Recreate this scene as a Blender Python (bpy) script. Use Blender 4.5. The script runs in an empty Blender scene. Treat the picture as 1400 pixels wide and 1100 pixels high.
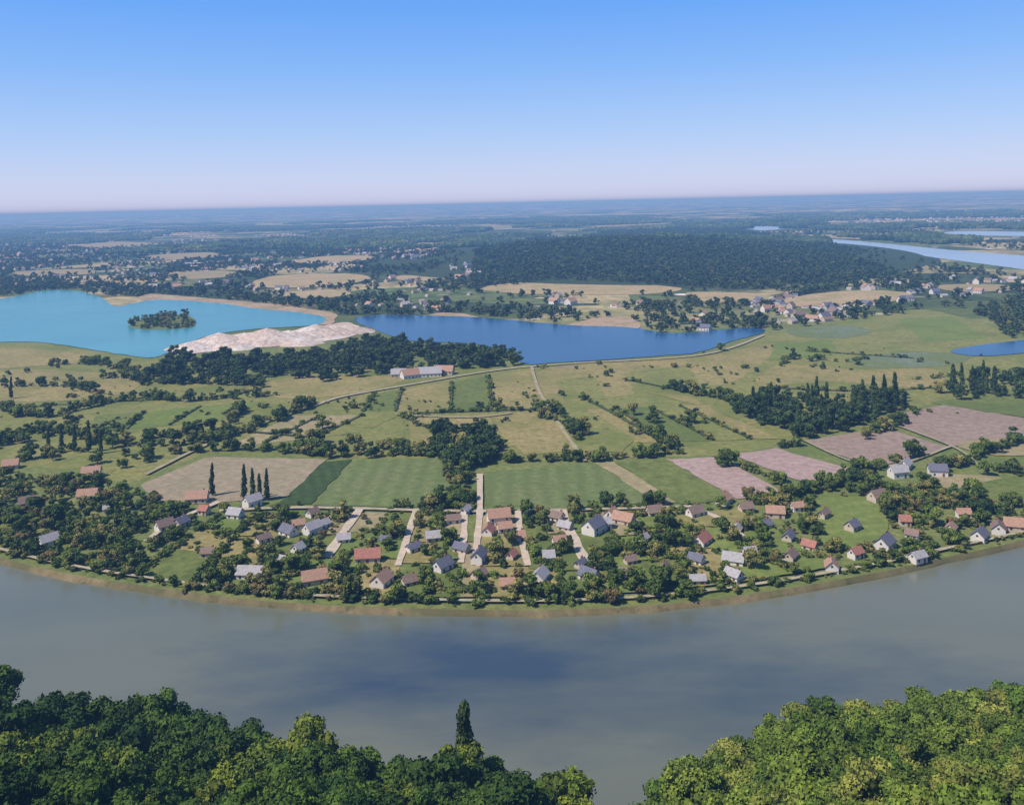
import bpy, math, random
import numpy as np
from mathutils import Matrix, Vector, noise as mnoise
random.seed(7); rng=np.random.default_rng(7)
S=bpy.context.scene
# ---------------------------------------------------------------- camera
F=1212.0; H=140.0; ROLL=math.radians(-1.3); PY0=278.0
cam_d=bpy.data.cameras.new("camera"); cam=bpy.data.objects.new("camera",cam_d); S.collection.objects.link(cam)
cam_d.sensor_width=36; cam_d.sensor_fit='HORIZONTAL'; cam_d.lens=F/1400*36
cam_d.shift_y=-(550-PY0)/1400; cam_d.clip_start=1; cam_d.clip_end=400000
R=Matrix.Rotation(math.radians(90),3,'X')@Matrix.Rotation(ROLL,3,'Z')
cam.matrix_world=Matrix.Translation((0,0,H))@R.to_4x4()
S.camera=cam
S.view_settings.view_transform='Standard'; S.view_settings.look='None'; S.view_settings.exposure=0
# unproject image pixel coordinates -> positions on the ground plane (metres)
def G(px,py,z=0.0):
    d=R@Vector(((px-700)/F,-(py-PY0)/F,-1.0))
    t=(z-H)/d.z
    return (d.x*t,d.y*t)
def GP(pts,z=0.0): return [G(a,b,z) for a,b in pts]
# ---------------------------------------------------------------- materials
def srgb(r,g,b):
    f=lambda c:((c/255+0.055)/1.055)**2.4 if c/255>0.04045 else c/255/12.92
    return (f(r),f(g),f(b),1)
def newmat(name,rough=0.95,spec=0.1):
    m=bpy.data.materials.new(name); m.use_nodes=True
    nt=m.node_tree; b=nt.nodes['Principled BSDF']
    b.inputs['Roughness'].default_value=rough
    b.inputs['Specular IOR Level'].default_value=spec
    return m,nt,b
def N(nt,t,**k):
    n=nt.nodes.new(t)
    for a,v in k.items(): setattr(n,a,v)
    return n
def pos(nt,scale=(1,1,1),rot=0):
    g=N(nt,'ShaderNodeNewGeometry'); mp=N(nt,'ShaderNodeMapping')
    mp.inputs['Scale'].default_value=scale; mp.inputs['Rotation'].default_value=(0,0,rot)
    nt.links.new(g.outputs['Position'],mp.inputs['Vector']); return mp.outputs[0]
def nz(nt,vec,scale,detail=4,rough=0.6):
    n=N(nt,'ShaderNodeTexNoise'); n.inputs['Scale'].default_value=scale
    n.inputs['Detail'].default_value=detail; n.inputs['Roughness'].default_value=rough
    nt.links.new(vec,n.inputs['Vector']); return n.outputs['Fac']
def ramp(nt,fac,a,b,c0=(0,0,0,1),c1=(1,1,1,1)):
    r=N(nt,'ShaderNodeValToRGB'); r.color_ramp.elements[0].position=a; r.color_ramp.elements[1].position=b
    r.color_ramp.elements[0].color=c0; r.color_ramp.elements[1].color=c1
    nt.links.new(fac,r.inputs[0]); return r.outputs[0]
def mix(nt,fac,a,b,mode='MIX'):
    m=N(nt,'ShaderNodeMix',data_type='RGBA',blend_type=mode)
    for s,v in ((0,fac),(6,a),(7,b)):
        if isinstance(v,(int,float)): m.inputs[s].default_value=v
        elif isinstance(v,tuple): m.inputs[s].default_value=v
        else: nt.links.new(v,m.inputs[s])
    return m.outputs[2]
def maprange(nt,v,a,b,c=0,d=1):
    m=N(nt,'ShaderNodeMapRange'); nt.links.new(v,m.inputs[0])
    for i,x in enumerate((a,b,c,d)): m.inputs[i+1].default_value=x
    return m.outputs[0]
def fieldmat(name,c1,c2,rot=0.0,stripe=0.0,period=8.0,patch=None,spots=None):
    m,nt,b=newmat(name); p=pos(nt)
    big=nz(nt,p,0.012,5); fine=nz(nt,p,0.25,5,0.7)
    col=mix(nt,ramp(nt,big,0.35,0.65),c1,c2)
    dark=tuple(x*0.62 for x in c1[:3])+(1,)
    if patch: col=mix(nt,ramp(nt,nz(nt,p,0.022,7,0.68),0.47,0.6),col,patch)
    if spots: col=mix(nt,ramp(nt,nz(nt,p,0.12,4,0.7),0.56,0.66),col,spots)
    col=mix(nt,ramp(nt,fine,0.3,0.7),dark,col)
    if stripe>0:
        v=pos(nt,rot=rot); w=N(nt,'ShaderNodeTexWave'); w.inputs['Scale'].default_value=2*math.pi/20/period*1.0
        w.inputs['Distortion'].default_value=0.6; w.inputs['Detail'].default_value=2
        nt.links.new(v,w.inputs['Vector'])
        col=mix(nt,maprange(nt,w.outputs['Fac'],0,1,0,stripe),col,dark)
    nt.links.new(col,b.inputs['Base Color']); return m
def leafmat(name,c1,c2,c3=None):
    m,nt,b=newmat(name,0.7,0.15)
    oi=N(nt,'ShaderNodeObjectInfo'); at=N(nt,'ShaderNodeAttribute',attribute_name='tone')
    base=mix(nt,oi.outputs['Random'],c1,c2)
    if c3:
        wn=N(nt,'ShaderNodeTexWhiteNoise',noise_dimensions='1D'); nt.links.new(oi.outputs['Random'],wn.inputs['W'])
        base=mix(nt,ramp(nt,wn.outputs['Value'],0.74,0.9),base,c3)
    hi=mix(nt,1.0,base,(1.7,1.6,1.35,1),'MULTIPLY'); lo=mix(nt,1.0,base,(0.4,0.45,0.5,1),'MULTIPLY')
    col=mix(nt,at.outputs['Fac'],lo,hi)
    nt.links.new(col,b.inputs['Base Color']); return m
def plain(name,c,rough=0.8,var=0.25,sc=1.5,spec=0.2):
    m,nt,b=newmat(name,rough,spec); p=pos(nt)
    d=tuple(x*(1-var) for x in c[:3])+(1,)
    nt.links.new(mix(nt,ramp(nt,nz(nt,p,sc,4),0.35,0.7),d,c),b.inputs['Base Color']); return m
def watermat(name,c1,c2,sc,bump=0.15,rough=0.12,center=None,c3=None,stretch=(1,1,1),spec=0.5):
    m,nt,b=newmat(name,rough,spec); p=pos(nt,stretch)
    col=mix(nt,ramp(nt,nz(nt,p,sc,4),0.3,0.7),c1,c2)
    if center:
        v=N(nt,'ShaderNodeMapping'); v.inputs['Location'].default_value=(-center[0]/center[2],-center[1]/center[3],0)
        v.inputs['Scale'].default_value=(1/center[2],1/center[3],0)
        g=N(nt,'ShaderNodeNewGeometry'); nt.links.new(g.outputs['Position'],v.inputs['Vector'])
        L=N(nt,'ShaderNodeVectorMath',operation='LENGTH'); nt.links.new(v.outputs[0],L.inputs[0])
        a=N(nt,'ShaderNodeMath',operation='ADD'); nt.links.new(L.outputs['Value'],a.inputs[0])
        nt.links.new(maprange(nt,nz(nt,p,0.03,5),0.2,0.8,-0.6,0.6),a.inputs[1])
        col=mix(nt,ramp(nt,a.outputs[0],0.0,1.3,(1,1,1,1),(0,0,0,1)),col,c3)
    nt.links.new(col,b.inputs['Base Color'])
    bp=N(nt,'ShaderNodeBump'); bp.inputs['Strength'].default_value=bump; bp.inputs['Distance'].default_value=0.3
    nt.links.new(nz(nt,pos(nt),0.5,4),bp.inputs['Height']); nt.links.new(bp.outputs[0],b.inputs['Normal']); return m

M={}
M['garden']=fieldmat('garden_grass',(0.16,0.195,0.05,1),(0.24,0.25,0.08,1),patch=(0.11,0.15,0.035,1),spots=(0.08,0.11,0.03,1))
M['meadow']=fieldmat('meadow_grass',(0.235,0.245,0.072,1),(0.32,0.28,0.10,1),patch=(0.16,0.195,0.05,1),spots=(0.10,0.13,0.04,1))
M['olive']=fieldmat('olive_meadow',(0.31,0.265,0.10,1),(0.42,0.325,0.145,1),patch=(0.22,0.22,0.07,1),spots=(0.15,0.16,0.055,1))
M['green']=fieldmat('crop_green',(0.165,0.215,0.07,1),(0.215,0.25,0.09,1),rot=0.0,stripe=0.5,period=9,patch=(0.22,0.23,0.095,1))
M['green2']=fieldmat('pasture_green',(0.16,0.20,0.052,1),(0.23,0.24,0.075,1),rot=0.3,stripe=0.2,period=12,patch=(0.12,0.16,0.045,1),spots=(0.10,0.13,0.04,1))
M['lime']=fieldmat('young_crop',(0.19,0.245,0.06,1),(0.25,0.275,0.075,1),rot=1.2,stripe=0.3,period=8,patch=(0.16,0.21,0.05,1))
M['dkcrop']=fieldmat('dark_crop',(0.06,0.095,0.03,1),(0.08,0.12,0.035,1),rot=-0.3,stripe=0.5,period=6)
M['plow']=fieldmat('plowed_soil',(0.42,0.295,0.26,1),(0.50,0.365,0.32,1),rot=0.9,stripe=0.12,period=7)
M['plow2']=fieldmat('brown_soil',(0.33,0.24,0.19,1),(0.40,0.30,0.235,1),rot=-0.9,stripe=0.12,period=9)
M['plow3']=fieldmat('pale_soil',(0.36,0.29,0.19,1),(0.43,0.345,0.23,1),rot=-0.9,stripe=0.25,period=9,patch=(0.30,0.27,0.15,1))
M['tan']=fieldmat('stubble',(0.38,0.31,0.17,1),(0.47,0.37,0.21,1),rot=-0.5,stripe=0.3,period=8,patch=(0.29,0.27,0.12,1),spots=(0.20,0.20,0.08,1))
M['gold']=fieldmat('dry_field',(0.48,0.36,0.19,1),(0.54,0.41,0.25,1),patch=(0.32,0.30,0.13,1),spots=(0.14,0.16,0.06,1))
M['sand']=fieldmat('sand',(0.58,0.44,0.36,1),(0.80,0.70,0.63,1),patch=(0.85,0.80,0.76,1),spots=(0.45,0.33,0.26,1))
M['beach']=fieldmat('beach_sand',(0.48,0.34,0.22,1),(0.56,0.41,0.28,1),patch=(0.28,0.25,0.13,1),spots=(0.12,0.14,0.06,1))
M['track']=plain('track_gravel',(0.46,0.39,0.27,1),0.95,0.35,0.3)
M['faint']=plain('grassy_track',(0.40,0.35,0.21,1),0.95,0.35,0.15)
M['road']=plain('pale_lane',(0.58,0.47,0.36,1),0.95,0.25,0.4)
M['ditch']=plain('ditch_vegetation',(0.09,0.12,0.04,1),0.95,0.45,0.15)
M['floor']=plain('forest_floor',(0.05,0.075,0.025,1),0.95,0.4,0.1)
M['bank']=fieldmat('bank_soil',(0.22,0.175,0.09,1),(0.29,0.22,0.12,1),patch=(0.10,0.11,0.045,1),spots=(0.06,0.075,0.03,1))
M['marsh']=fieldmat('marsh',(0.19,0.22,0.08,1),(0.15,0.20,0.09,1),patch=(0.20,0.25,0.22,1))
M['trunk']=plain('bark',(0.10,0.075,0.05,1))
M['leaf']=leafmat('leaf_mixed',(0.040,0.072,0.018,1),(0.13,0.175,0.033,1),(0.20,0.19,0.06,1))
M['leafn']=leafmat('leaf_baked_shade',(0.022,0.050,0.009,1),(0.062,0.108,0.014,1),(0.12,0.155,0.02,1))  # left slope: its shade is put into a darker leaf colour
M['leafb']=leafmat('leaf_baked_sun',(0.070,0.125,0.018,1),(0.14,0.19,0.028,1),(0.20,0.22,0.045,1))  # right slope: sunlight on it is put into a brighter leaf colour
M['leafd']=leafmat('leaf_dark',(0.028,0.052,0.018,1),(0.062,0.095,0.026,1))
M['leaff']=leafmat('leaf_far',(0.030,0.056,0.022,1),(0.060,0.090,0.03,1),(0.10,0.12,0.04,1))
M['leafr']=leafmat('leaf_rusty',(0.13,0.10,0.04,1),(0.16,0.13,0.05,1))
M['white']=plain('white_render',(0.72,0.67,0.63,1),0.8,0.12)
M['cream']=plain('cream_render',(0.58,0.48,0.39,1),0.8,0.15)
M['glass']=plain('window_glass',(0.04,0.05,0.07,1),0.15,0.2,1,0.5)
M['wood']=plain('door_wood',(0.16,0.09,0.05,1))
M['brick']=plain('chimney_brick',(0.32,0.14,0.09,1))
def roofmat(n,c):
    m,nt,b=newmat(n,0.75,0.2); p=pos(nt)
    w=N(nt,'ShaderNodeTexWave',bands_direction='Z'); w.inputs['Scale'].default_value=0.9; nt.links.new(p,w.inputs[0])
    d=tuple(x*0.6 for x in c[:3])+(1,)
    col=mix(nt,ramp(nt,nz(nt,p,1.2,5,0.7),0.35,0.7),d,c); col=mix(nt,maprange(nt,w.outputs['Fac'],0,1,0,0.35),col,d)
    nt.links.new(col,b.inputs['Base Color']); return m
M['r_red']=roofmat('clay_tiles_red',(0.48,0.21,0.16,1)); M['r_or']=roofmat('clay_tiles_orange',(0.52,0.31,0.22,1))
M['r_sl']=roofmat('slate_tiles',(0.19,0.19,0.25,1)); M['r_br']=roofmat('brown_tiles',(0.30,0.21,0.17,1)); M['r_gr']=roofmat('pale_sheet_roof',(0.50,0.47,0.48,1))
def groundmat():
    m,nt,b=newmat('countryside_ground'); g=N(nt,'ShaderNodeNewGeometry'); sx=N(nt,'ShaderNodeSeparateXYZ'); nt.links.new(g.outputs['Position'],sx.inputs[0])
    p=pos(nt)
    near=mix(nt,ramp(nt,nz(nt,p,0.02,6,0.65),0.4,0.62),(0.15,0.19,0.05,1),(0.25,0.25,0.085,1))
    near=mix(nt,ramp(nt,nz(nt,p,0.3,5,0.7),0.3,0.65),(0.09,0.12,0.035,1),near)
    vo=N(nt,'ShaderNodeTexVoronoi'); vo.inputs['Scale'].default_value=0.0055; nt.links.new(p,vo.inputs['Vector'])
    hs=N(nt,'ShaderNodeSeparateColor'); nt.links.new(vo.outputs['Color'],hs.inputs[0])
    fld=mix(nt,ramp(nt,hs.outputs[0],0.1,0.6),(0.14,0.18,0.06,1),(0.52,0.41,0.22,1))
    fld=mix(nt,ramp(nt,nz(nt,p,0.03,6,0.75),0.42,0.6),mix(nt,1.0,fld,(0.5,0.55,0.5,1),'MULTIPLY'),fld)
    msk=ramp(nt,nz(nt,p,0.0013,7,0.68),0.43,0.51)
    sel=ramp(nt,hs.outputs[1],0.30,0.35)
    msk=mix(nt,1.0,msk,sel,'MULTIPLY')
    frs=mix(nt,ramp(nt,nz(nt,p,0.02,6,0.75),0.4,0.65),(0.025,0.045,0.018,1),(0.085,0.11,0.045,1))
    far=mix(nt,msk,frs,fld)
    v2=N(nt,'ShaderNodeTexVoronoi'); v2.inputs['Scale'].default_value=0.014; nt.links.new(p,v2.inputs['Vector'])
    hm=mix(nt,1.0,ramp(nt,v2.outputs['Distance'],0.14,0.2,(1,1,1,1),(0,0,0,1)),ramp(nt,nz(nt,p,0.0011,3),0.48,0.55),'MULTIPLY')
    far=mix(nt,hm,far,(0.75,0.63,0.55,1))
    col=mix(nt,maprange(nt,sx.outputs[1],900,1250),near,far)
    nt.links.new(col,b.inputs['Base Color']); return m
M['ground']=groundmat()
# ---------------------------------------------------------------- geometry helpers
def obj(name,verts,faces,mats,par=None,smooth=False,fm=None):
    me=bpy.data.meshes.new(name); me.from_pydata(verts,[],faces); me.update()
    for mt in (mats if isinstance(mats,list) else [mats]): me.materials.append(mt)
    if fm is not None: me.polygons.foreach_set('material_index',fm)
    if smooth: me.polygons.foreach_set('use_smooth',[True]*len(me.polygons))
    o=bpy.data.objects.new(name,me); S.collection.objects.link(o)
    if par: o.parent=par
    return o
def cr(pts,n=6,closed=True):
    P=[Vector((a,b)) for a,b in pts]; L=len(P); out=[]
    rngi=range(L) if closed else range(L-1)
    for i in rngi:
        if closed: p0,p1,p2,p3=P[i-1],P[i],P[(i+1)%L],P[(i+2)%L]
        else: p0,p1,p2,p3=P[max(i-1,0)],P[i],P[i+1],P[min(i+2,L-1)]
        for k in range(n):
            t=k/n; out.append(tuple(0.5*((2*p1)+(p2-p0)*t+(2*p0-5*p1+4*p2-p3)*t*t+(3*p1-p0-3*p2+p3)*t**3)))
    if not closed: out.append(tuple(P[-1]))
    return out
zlev=[0.05]
def jag(pts,amp,seed=0.0):
    out=[];L=len(pts)
    for i in range(L):
        a=Vector(pts[i]); b=Vector(pts[(i+1)%L]); n=max(1,min(40,int((b-a).length/(amp*3+1))))
        for k in range(n):
            p=a+(b-a)*k/n
            out.append((p.x+amp*mnoise.noise((p.x/amp/5,p.y/amp/5,seed)),p.y+amp*mnoise.noise((p.x/amp/5,p.y/amp/5,seed+9))))
    return out
def sheet(name,px,mat,smooth=False,amp=2.0,z=None):
    if smooth: px=cr(px,5)
    w=jag(GP(px),amp,random.random()*50)
    if z is None: zlev[0]+=0.006; z=zlev[0]
    sheet.last=w
    return obj(name,[(x,y,z) for x,y in w],[list(range(len(w)))],M[mat])
def ribbon(name,px,width,mat,smooth=True):
    w=[Vector(p) for p in (cr(GP(px),8,False) if smooth else GP(px))]
    zlev[0]+=0.006; V=[];Fc=[]
    for i,p in enumerate(w):
        t=(w[min(i+1,len(w)-1)]-w[max(i-1,0)]).normalized(); n=Vector((-t.y,t.x))*width/2*(1+0.35*mnoise.noise((p.x/9,p.y/9,0)))
        V+= [(p.x+n.x,p.y+n.y,zlev[0]),(p.x-n.x,p.y-n.y,zlev[0])]
        if i: Fc.append((2*i-2,2*i-1,2*i+1,2*i))
    return obj(name,V,Fc,M[mat])
def inpoly(P,poly):
    x,y=P[:,0],P[:,1]; c=np.zeros(len(P),bool); q=np.array(poly); j=len(q)-1
    for i in range(len(q)):
        xi,yi=q[i];xj,yj=q[j]
        cond=((yi>y)!=(yj>y)); den=(yj-yi) if yj!=yi else 1e-9
        c^=cond&(x<(xj-xi)*(y-yi)/den+xi); j=i
    return c
def lerp(a,b,t): return (a[0]+(b[0]-a[0])*t,a[1]+(b[1]-a[1])*t)
# ---------------------------------------------------------------- terrain height
MC=[(G(880,345),470,700,30),(G(770,352),380,380,14)]
def hgt(x,y):
    z=0
    for (cx,cy),sx_,sy_,h in MC: z+=h*math.exp(-((x-cx)/sx_)**2-((y-cy)/sy_)**2)
    return max(0,z-4)
# ---------------------------------------------------------------- ground, river, hill
bankpx=[(-160,716),(-80,740),(0,762),(100,785),(250,808),(400,824),(600,832),(750,833),(900,826),(1050,808),(1200,782),(1300,760),(1400,738),(1480,716),(1560,690)]
bank=cr(GP(bankpx),8,False)
full=[(-60000,30000),(-3000,1700),(-900,720)]+bank+[(900,740),(3000,1800),(60000,30000)]
far=[(180000,90000),(180000,200000),(-180000,200000),(-180000,90000)]
g=[(x,y,0) for x,y in full+far]
obj('ground',g,[list(range(len(g)))],M['ground'])
V=[];Fc=[]
core=full[1:-1]
for i,(x,y) in enumerate(core):
    a=Vector(core[max(i-1,0)]);b_=Vector(core[min(i+1,len(core)-1)]); t=(b_-a).normalized(); n=Vector((t.y,-t.x))
    wv=0.7+0.5*mnoise.noise((x/12,y/12,0)); V+=[(x,y,0),(x+n.x*2.0*wv,y+n.y*2.0*wv,-1.1),(x+n.x*4*wv,y+n.y*4*wv,-2.6)]
    if i: k=3*i; Fc+=[(k-3,k-2,k+1,k),(k-2,k-1,k+2,k+1)]
obj('river_bank',V,Fc,M['bank'])
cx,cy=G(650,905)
M['river']=watermat('river_water',srgb(112,114,98),srgb(97,103,92),0.012,0.08,0.22,center=(cx+18,cy-6,140,46),c3=srgb(58,72,86),stretch=(0.4,1,1),spec=0.4)  # c3: sky reflection in mid-river, painted into the water colour
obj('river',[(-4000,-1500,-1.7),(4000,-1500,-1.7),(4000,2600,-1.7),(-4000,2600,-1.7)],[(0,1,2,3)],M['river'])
sil=[(-150,900),(0,942),(60,955),(150,975),(250,985),(350,1000),(450,1022),(520,1032),(600,1045),(680,1040),(740,1045),(790,1080),(820,1106),(850,1150),(868,1106),(905,1055),(965,1012),(1030,985),(1100,965),(1200,950),(1300,938),(1400,930),(1550,905)]
sw=GP(sil,13.0); sxs=[p[0] for p in sw]; sys_=[p[1] for p in sw]
sxs=[-4000,-600]+sxs+[600,4000]; sys_=[1500,380]+sys_+[380,1500]
def ys(x): return float(np.interp(x,sxs,sys_))
def hillz(x,y):
    d=ys(x)+3-y
    z=0.40*d if d<0 else 0.40*d+2.5*mnoise.noise((x/25,y/25,0))
    return max(-6,min(z,92+4*mnoise.noise((x/90,y/90,3))))
xs=np.concatenate([np.arange(-2000,-220,60),np.arange(-220,221,4),np.arange(280,2001,60)]); yv=np.concatenate([np.arange(-900,0,60),np.arange(0,330,5),np.arange(350,900,40)])
V=[(float(x),float(y),hillz(x,y)) for y in yv for x in xs]; nx=len(xs)
Fc=[(j*nx+i,j*nx+i+1,(j+1)*nx+i+1,(j+1)*nx+i) for j in range(len(yv)-1) for i in range(nx-1)]
obj('wooded_hillside_terrain',V,Fc,M['floor'],smooth=True)
c0=MC[0][0]; gx=np.linspace(c0[0]-1500,c0[0]+1300,90); gy=np.linspace(c0[1]-1500,c0[1]+1700,60)
V=[(float(x),float(y),hgt(x,y)-0.5) for y in gy for x in gx]
Fc=[(j*90+i,j*90+i+1,(j+1)*90+i+1,(j+1)*90+i) for j in range(59) for i in range(89)]
obj('forest_hill',V,Fc,M['floor'],smooth=True)
rs=np.geomspace(6500,90000,110); an=np.radians(np.linspace(-48,48,260))
V=[];
for r in rs:
    amp=np.clip((r-6500)/14000,0,1)*150
    for a in an:
        x,y=r*math.sin(a),r*math.cos(a)
        n=mnoise.fractal((x/9000,y/5000,1.7),0.9,2.1,5)*0.5+0.35+0.25*math.sin(a)
        V.append((x,y,amp*max(-0.1,min(n,0.95))-2))
na=len(an)
Fc=[(j*na+i,j*na+i+1,(j+1)*na+i+1,(j+1)*na+i) for j in range(len(rs)-1) for i in range(na-1)]
obj('distant_hills',V,Fc,M['ground'],smooth=True)
# ---------------------------------------------------------------- sheets: fields, lakes
EX=[]
def fld(name,px,mat,smooth=False,amp=1.5,ex=True):
    o=sheet(name,px,mat,smooth,amp)
    if ex: EX.append(sheet.last)
    return o
EDGES=[]
def strips(name,q,n,mats,edge=True):
    ts=[0]+sorted((i+random.uniform(-.25,.25))/n for i in range(1,n))+[1]
    for i in range(n):
        p=[lerp(q[0],q[1],ts[i]),lerp(q[0],q[1],ts[i+1]),lerp(q[3],q[2],ts[i+1]),lerp(q[3],q[2],ts[i])]
        sheet(name,p,random.choice(mats),False,1.5)
        if edge and i: EDGES.append([p[0],lerp(p[0],p[3],.5),p[3]])
fld('meadow',[(-80,470),(60,470),(215,492),(330,525),(450,515),(560,512),(720,499),(960,487),(1045,458),(1190,432),(1260,424),(1340,440),(1390,465),(1480,500),(1480,560),(1290,550),(1200,570),(1090,604),(1000,622),(700,632),(445,625),(280,620),(180,660),(60,640),(-80,640)],'meadow',amp=4,ex=False)
fld('meadow',[(1100,450),(1200,432),(1270,424),(1350,445),(1370,465),(1280,476),(1180,480),(1120,470)],'meadow',True,5,False)
strips('meadow',[(450,548),(728,505),(738,560),(430,564)],5,['meadow','green2','tan','olive','lime'],True)
fld('meadow',[(740,505),(960,487),(1060,470),(1010,520),(930,530),(800,545),(745,552)],'olive',True,4,False)
strips('meadow',[(760,520),(940,500),(960,530),(770,548)],4,['meadow','olive','green2'],False)
fld('meadow',[(1060,500),(1180,505),(1280,505),(1270,530),(1130,522),(1040,530)],'olive',True,4,False)
strips('meadow',[(1060,470),(1180,462),(1200,480),(1050,492)],3,['meadow','olive','lime'],False)
strips('meadow',[(1190,438),(1300,432),(1350,462),(1220,470)],3,['meadow','lime','olive'],False)
fld('marsh',[(1080,450),(1160,445),(1190,455),(1150,462),(1090,460)],'marsh',True,4,False)
fld('marsh',[(1160,490),(1240,482),(1330,485),(1290,500),(1200,503)],'marsh',True,3,False)
fld('meadow',[(340,528),(440,512),(552,519),(480,538),(390,545)],'olive',True)
strips('meadow',[(130,568),(365,548),(300,575),(120,592)],3,['green2','lime','meadow'])
fld('meadow',[(-60,515),(60,505),(190,520),(140,545),(0,550),(-60,552)],'olive',True)
fld('meadow',[(-60,480),(60,478),(150,492),(60,500),(-60,505)],'olive',True)
strips('meadow',[(400,568),(545,568),(495,592),(310,612)],3,['olive','tan','meadow'])
fld('meadow',[(670,566),(735,562),(775,585),(790,615),(720,622),(690,600)],'olive',False,2,False)
strips('meadow',[(560,572),(668,566),(700,628),(560,604)],2,['tan','olive'],False)
fld('meadow',[(500,590),(548,570),(556,604),(590,620),(520,622),(440,618)],'meadow',False,3,False)
strips('meadow',[(800,560),(960,554),(1065,600),(870,606)],4,['green2','lime','meadow','olive'])
fld('meadow',[(770,556),(800,560),(868,600),(850,618),(800,618),(780,590)],'meadow',amp=2)
strips('meadow',[(880,535),(1000,548),(1010,575),(960,556)],2,['olive','meadow'],False)
fld('plowed_field',[(190,664),(285,625),(446,628),(392,680),(230,692)],'plow3')
fld('dark_crop_field',[(380,690),(442,632),(482,628),(425,690)],'dkcrop')
fld('crop_field',[(425,691),(486,629),(610,626),(622,692),(540,694)],'green')
fld('crop_field',[(664,645),(812,634),(905,686),(770,698),(666,699)],'green')
fld('stubble_field',[(812,633),(838,632),(926,686),(905,690)],'tan')
fld('pasture',[(842,632),(914,629),(1003,684),(930,690)],'green2')
fld('plowed_field',[(912,628),(990,625),(1068,674),(1008,683)],'plow')
fld('plowed_field',[(1003,622),(1060,613),(1178,646),(1132,668),(1075,652)],'plow')
fld('plowed_field',[(1095,603),(1208,586),(1300,612),(1195,640)],'plow2')
fld('plowed_field',[(1198,572),(1290,554),(1460,582),(1420,596),(1302,611)],'plow2')
fld('pasture',[(1270,550),(1420,532),(1480,560),(1460,580),(1300,556)],'green2')
fld('stubble_field',[(1270,655),(1340,650),(1430,668),(1420,690),(1330,680)],'tan',True)
fld('stubble_field',[(1310,605),(1420,600),(1480,610),(1440,622),(1350,622)],'tan',True)
fld('lawn',[(1110,690),(1180,682),(1215,715),(1190,742),(1130,748)],'lime',True)
fld('lawn',[(190,778),(240,750),(285,765),(262,802),(225,797)],'lime',True)
fld('lawn',[(1380,690),(1330,665),(1420,650),(1480,670)],'green2',True)
for q in ([(345,392),(370,378),(470,374),(505,381),(440,392)],[(398,358),(450,350),(510,351),(470,360)],[(530,380),(600,372),(640,376),(580,384)],[(610,345),(680,340),(700,345),(640,352)],[(540,335),(600,331),(640,334),(580,339)],[(380,402),(450,396),(480,402),(430,408)],[(500,362),(560,358),(590,363),(530,368)]):
    fld('dry_field',q,'gold',True,9)
for q in ([(655,394),(740,385),(860,388),(935,395),(870,403),(720,402)],[(940,400),(1040,402),(1050,412),(960,412)],[(1075,408),(1170,397),(1245,402),(1200,416),(1100,420)],[(1140,388),(1200,381),(1255,383),(1210,391)]):
    fld('dry_field',q,'gold',True,6)
for q in ([(200,350),(280,345),(300,350),(230,356)],[(20,372),(110,368),(130,374),(50,378)],[(1270,392),(1340,388),(1400,394),(1330,400)],[(90,335),(180,331),(210,335),(130,340)],[(1180,365),(1250,362),(1290,367),(1220,372)],[(230,375),(300,370),(330,376),(260,382)]):
    fld('dry_field',q,'tan',True,8)
fld('sandy_shore',[(190,410),(205,402),(260,406),(340,413),(450,427),(458,436),(440,444),(330,428),(240,414)],'beach',True,4)
fld('sandy_shore',[(586,434),(600,428),(638,430),(660,438)],'beach',True,4)
fld('sandy_shore',[(775,448),(800,438),(835,433),(866,436),(870,450)],'beach',True,5)
fld('sand_pit',[(228,484),(275,468),(330,456),(400,452),(440,446),(475,441),(494,451),(470,463),(400,472),(330,477),(270,483)],'sand',True,4)
M['lake1']=watermat('turquoise_water',srgb(66,134,146),srgb(84,150,156),0.004,0.1,0.25)
M['lake2']=watermat('deep_blue_water',srgb(36,72,110),srgb(46,86,122),0.006,0.1,0.25)
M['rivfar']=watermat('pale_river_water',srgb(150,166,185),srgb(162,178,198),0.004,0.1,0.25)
fld('lake',[(-300,420),(-100,412),(0,409),(55,398),(105,398),(140,408),(160,419),(215,410),(300,415),(350,422),(420,429),(446,436),(430,445),(350,450),(292,458),(255,470),(212,489),(160,484),(100,474),(50,468),(0,468),(-120,470),(-300,470)],'lake1',True,2)
lake1=sheet.last
fld('lake',[(484,437),(520,431),(590,432),(650,434),(700,438),(780,445),(860,448),(920,456),(985,451),(1035,449),(1044,455),(1000,467),(955,482),(900,487),(820,493),(760,496),(718,498),(690,480),(640,470),(560,466),(515,452)],'lake2',True,2)
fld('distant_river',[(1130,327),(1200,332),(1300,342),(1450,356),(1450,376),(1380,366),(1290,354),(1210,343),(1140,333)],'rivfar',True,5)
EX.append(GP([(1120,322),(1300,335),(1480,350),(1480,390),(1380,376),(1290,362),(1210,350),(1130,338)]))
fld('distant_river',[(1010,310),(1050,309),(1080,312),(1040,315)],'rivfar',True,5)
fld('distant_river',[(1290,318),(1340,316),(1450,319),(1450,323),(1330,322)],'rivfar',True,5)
EX.append(GP([(1270,318),(1340,312),(1480,316),(1480,334),(1320,330)]))
fld('pond',[(1300,480),(1350,471),(1450,462),(1450,474),(1390,484),(1330,487)],'lake2',True,2)
fld('island',[(178,445),(192,437),(222,432),(254,431),(266,438),(262,448),(222,451),(186,450)],'green2',True,3,False)
isl=sheet.last
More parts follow.
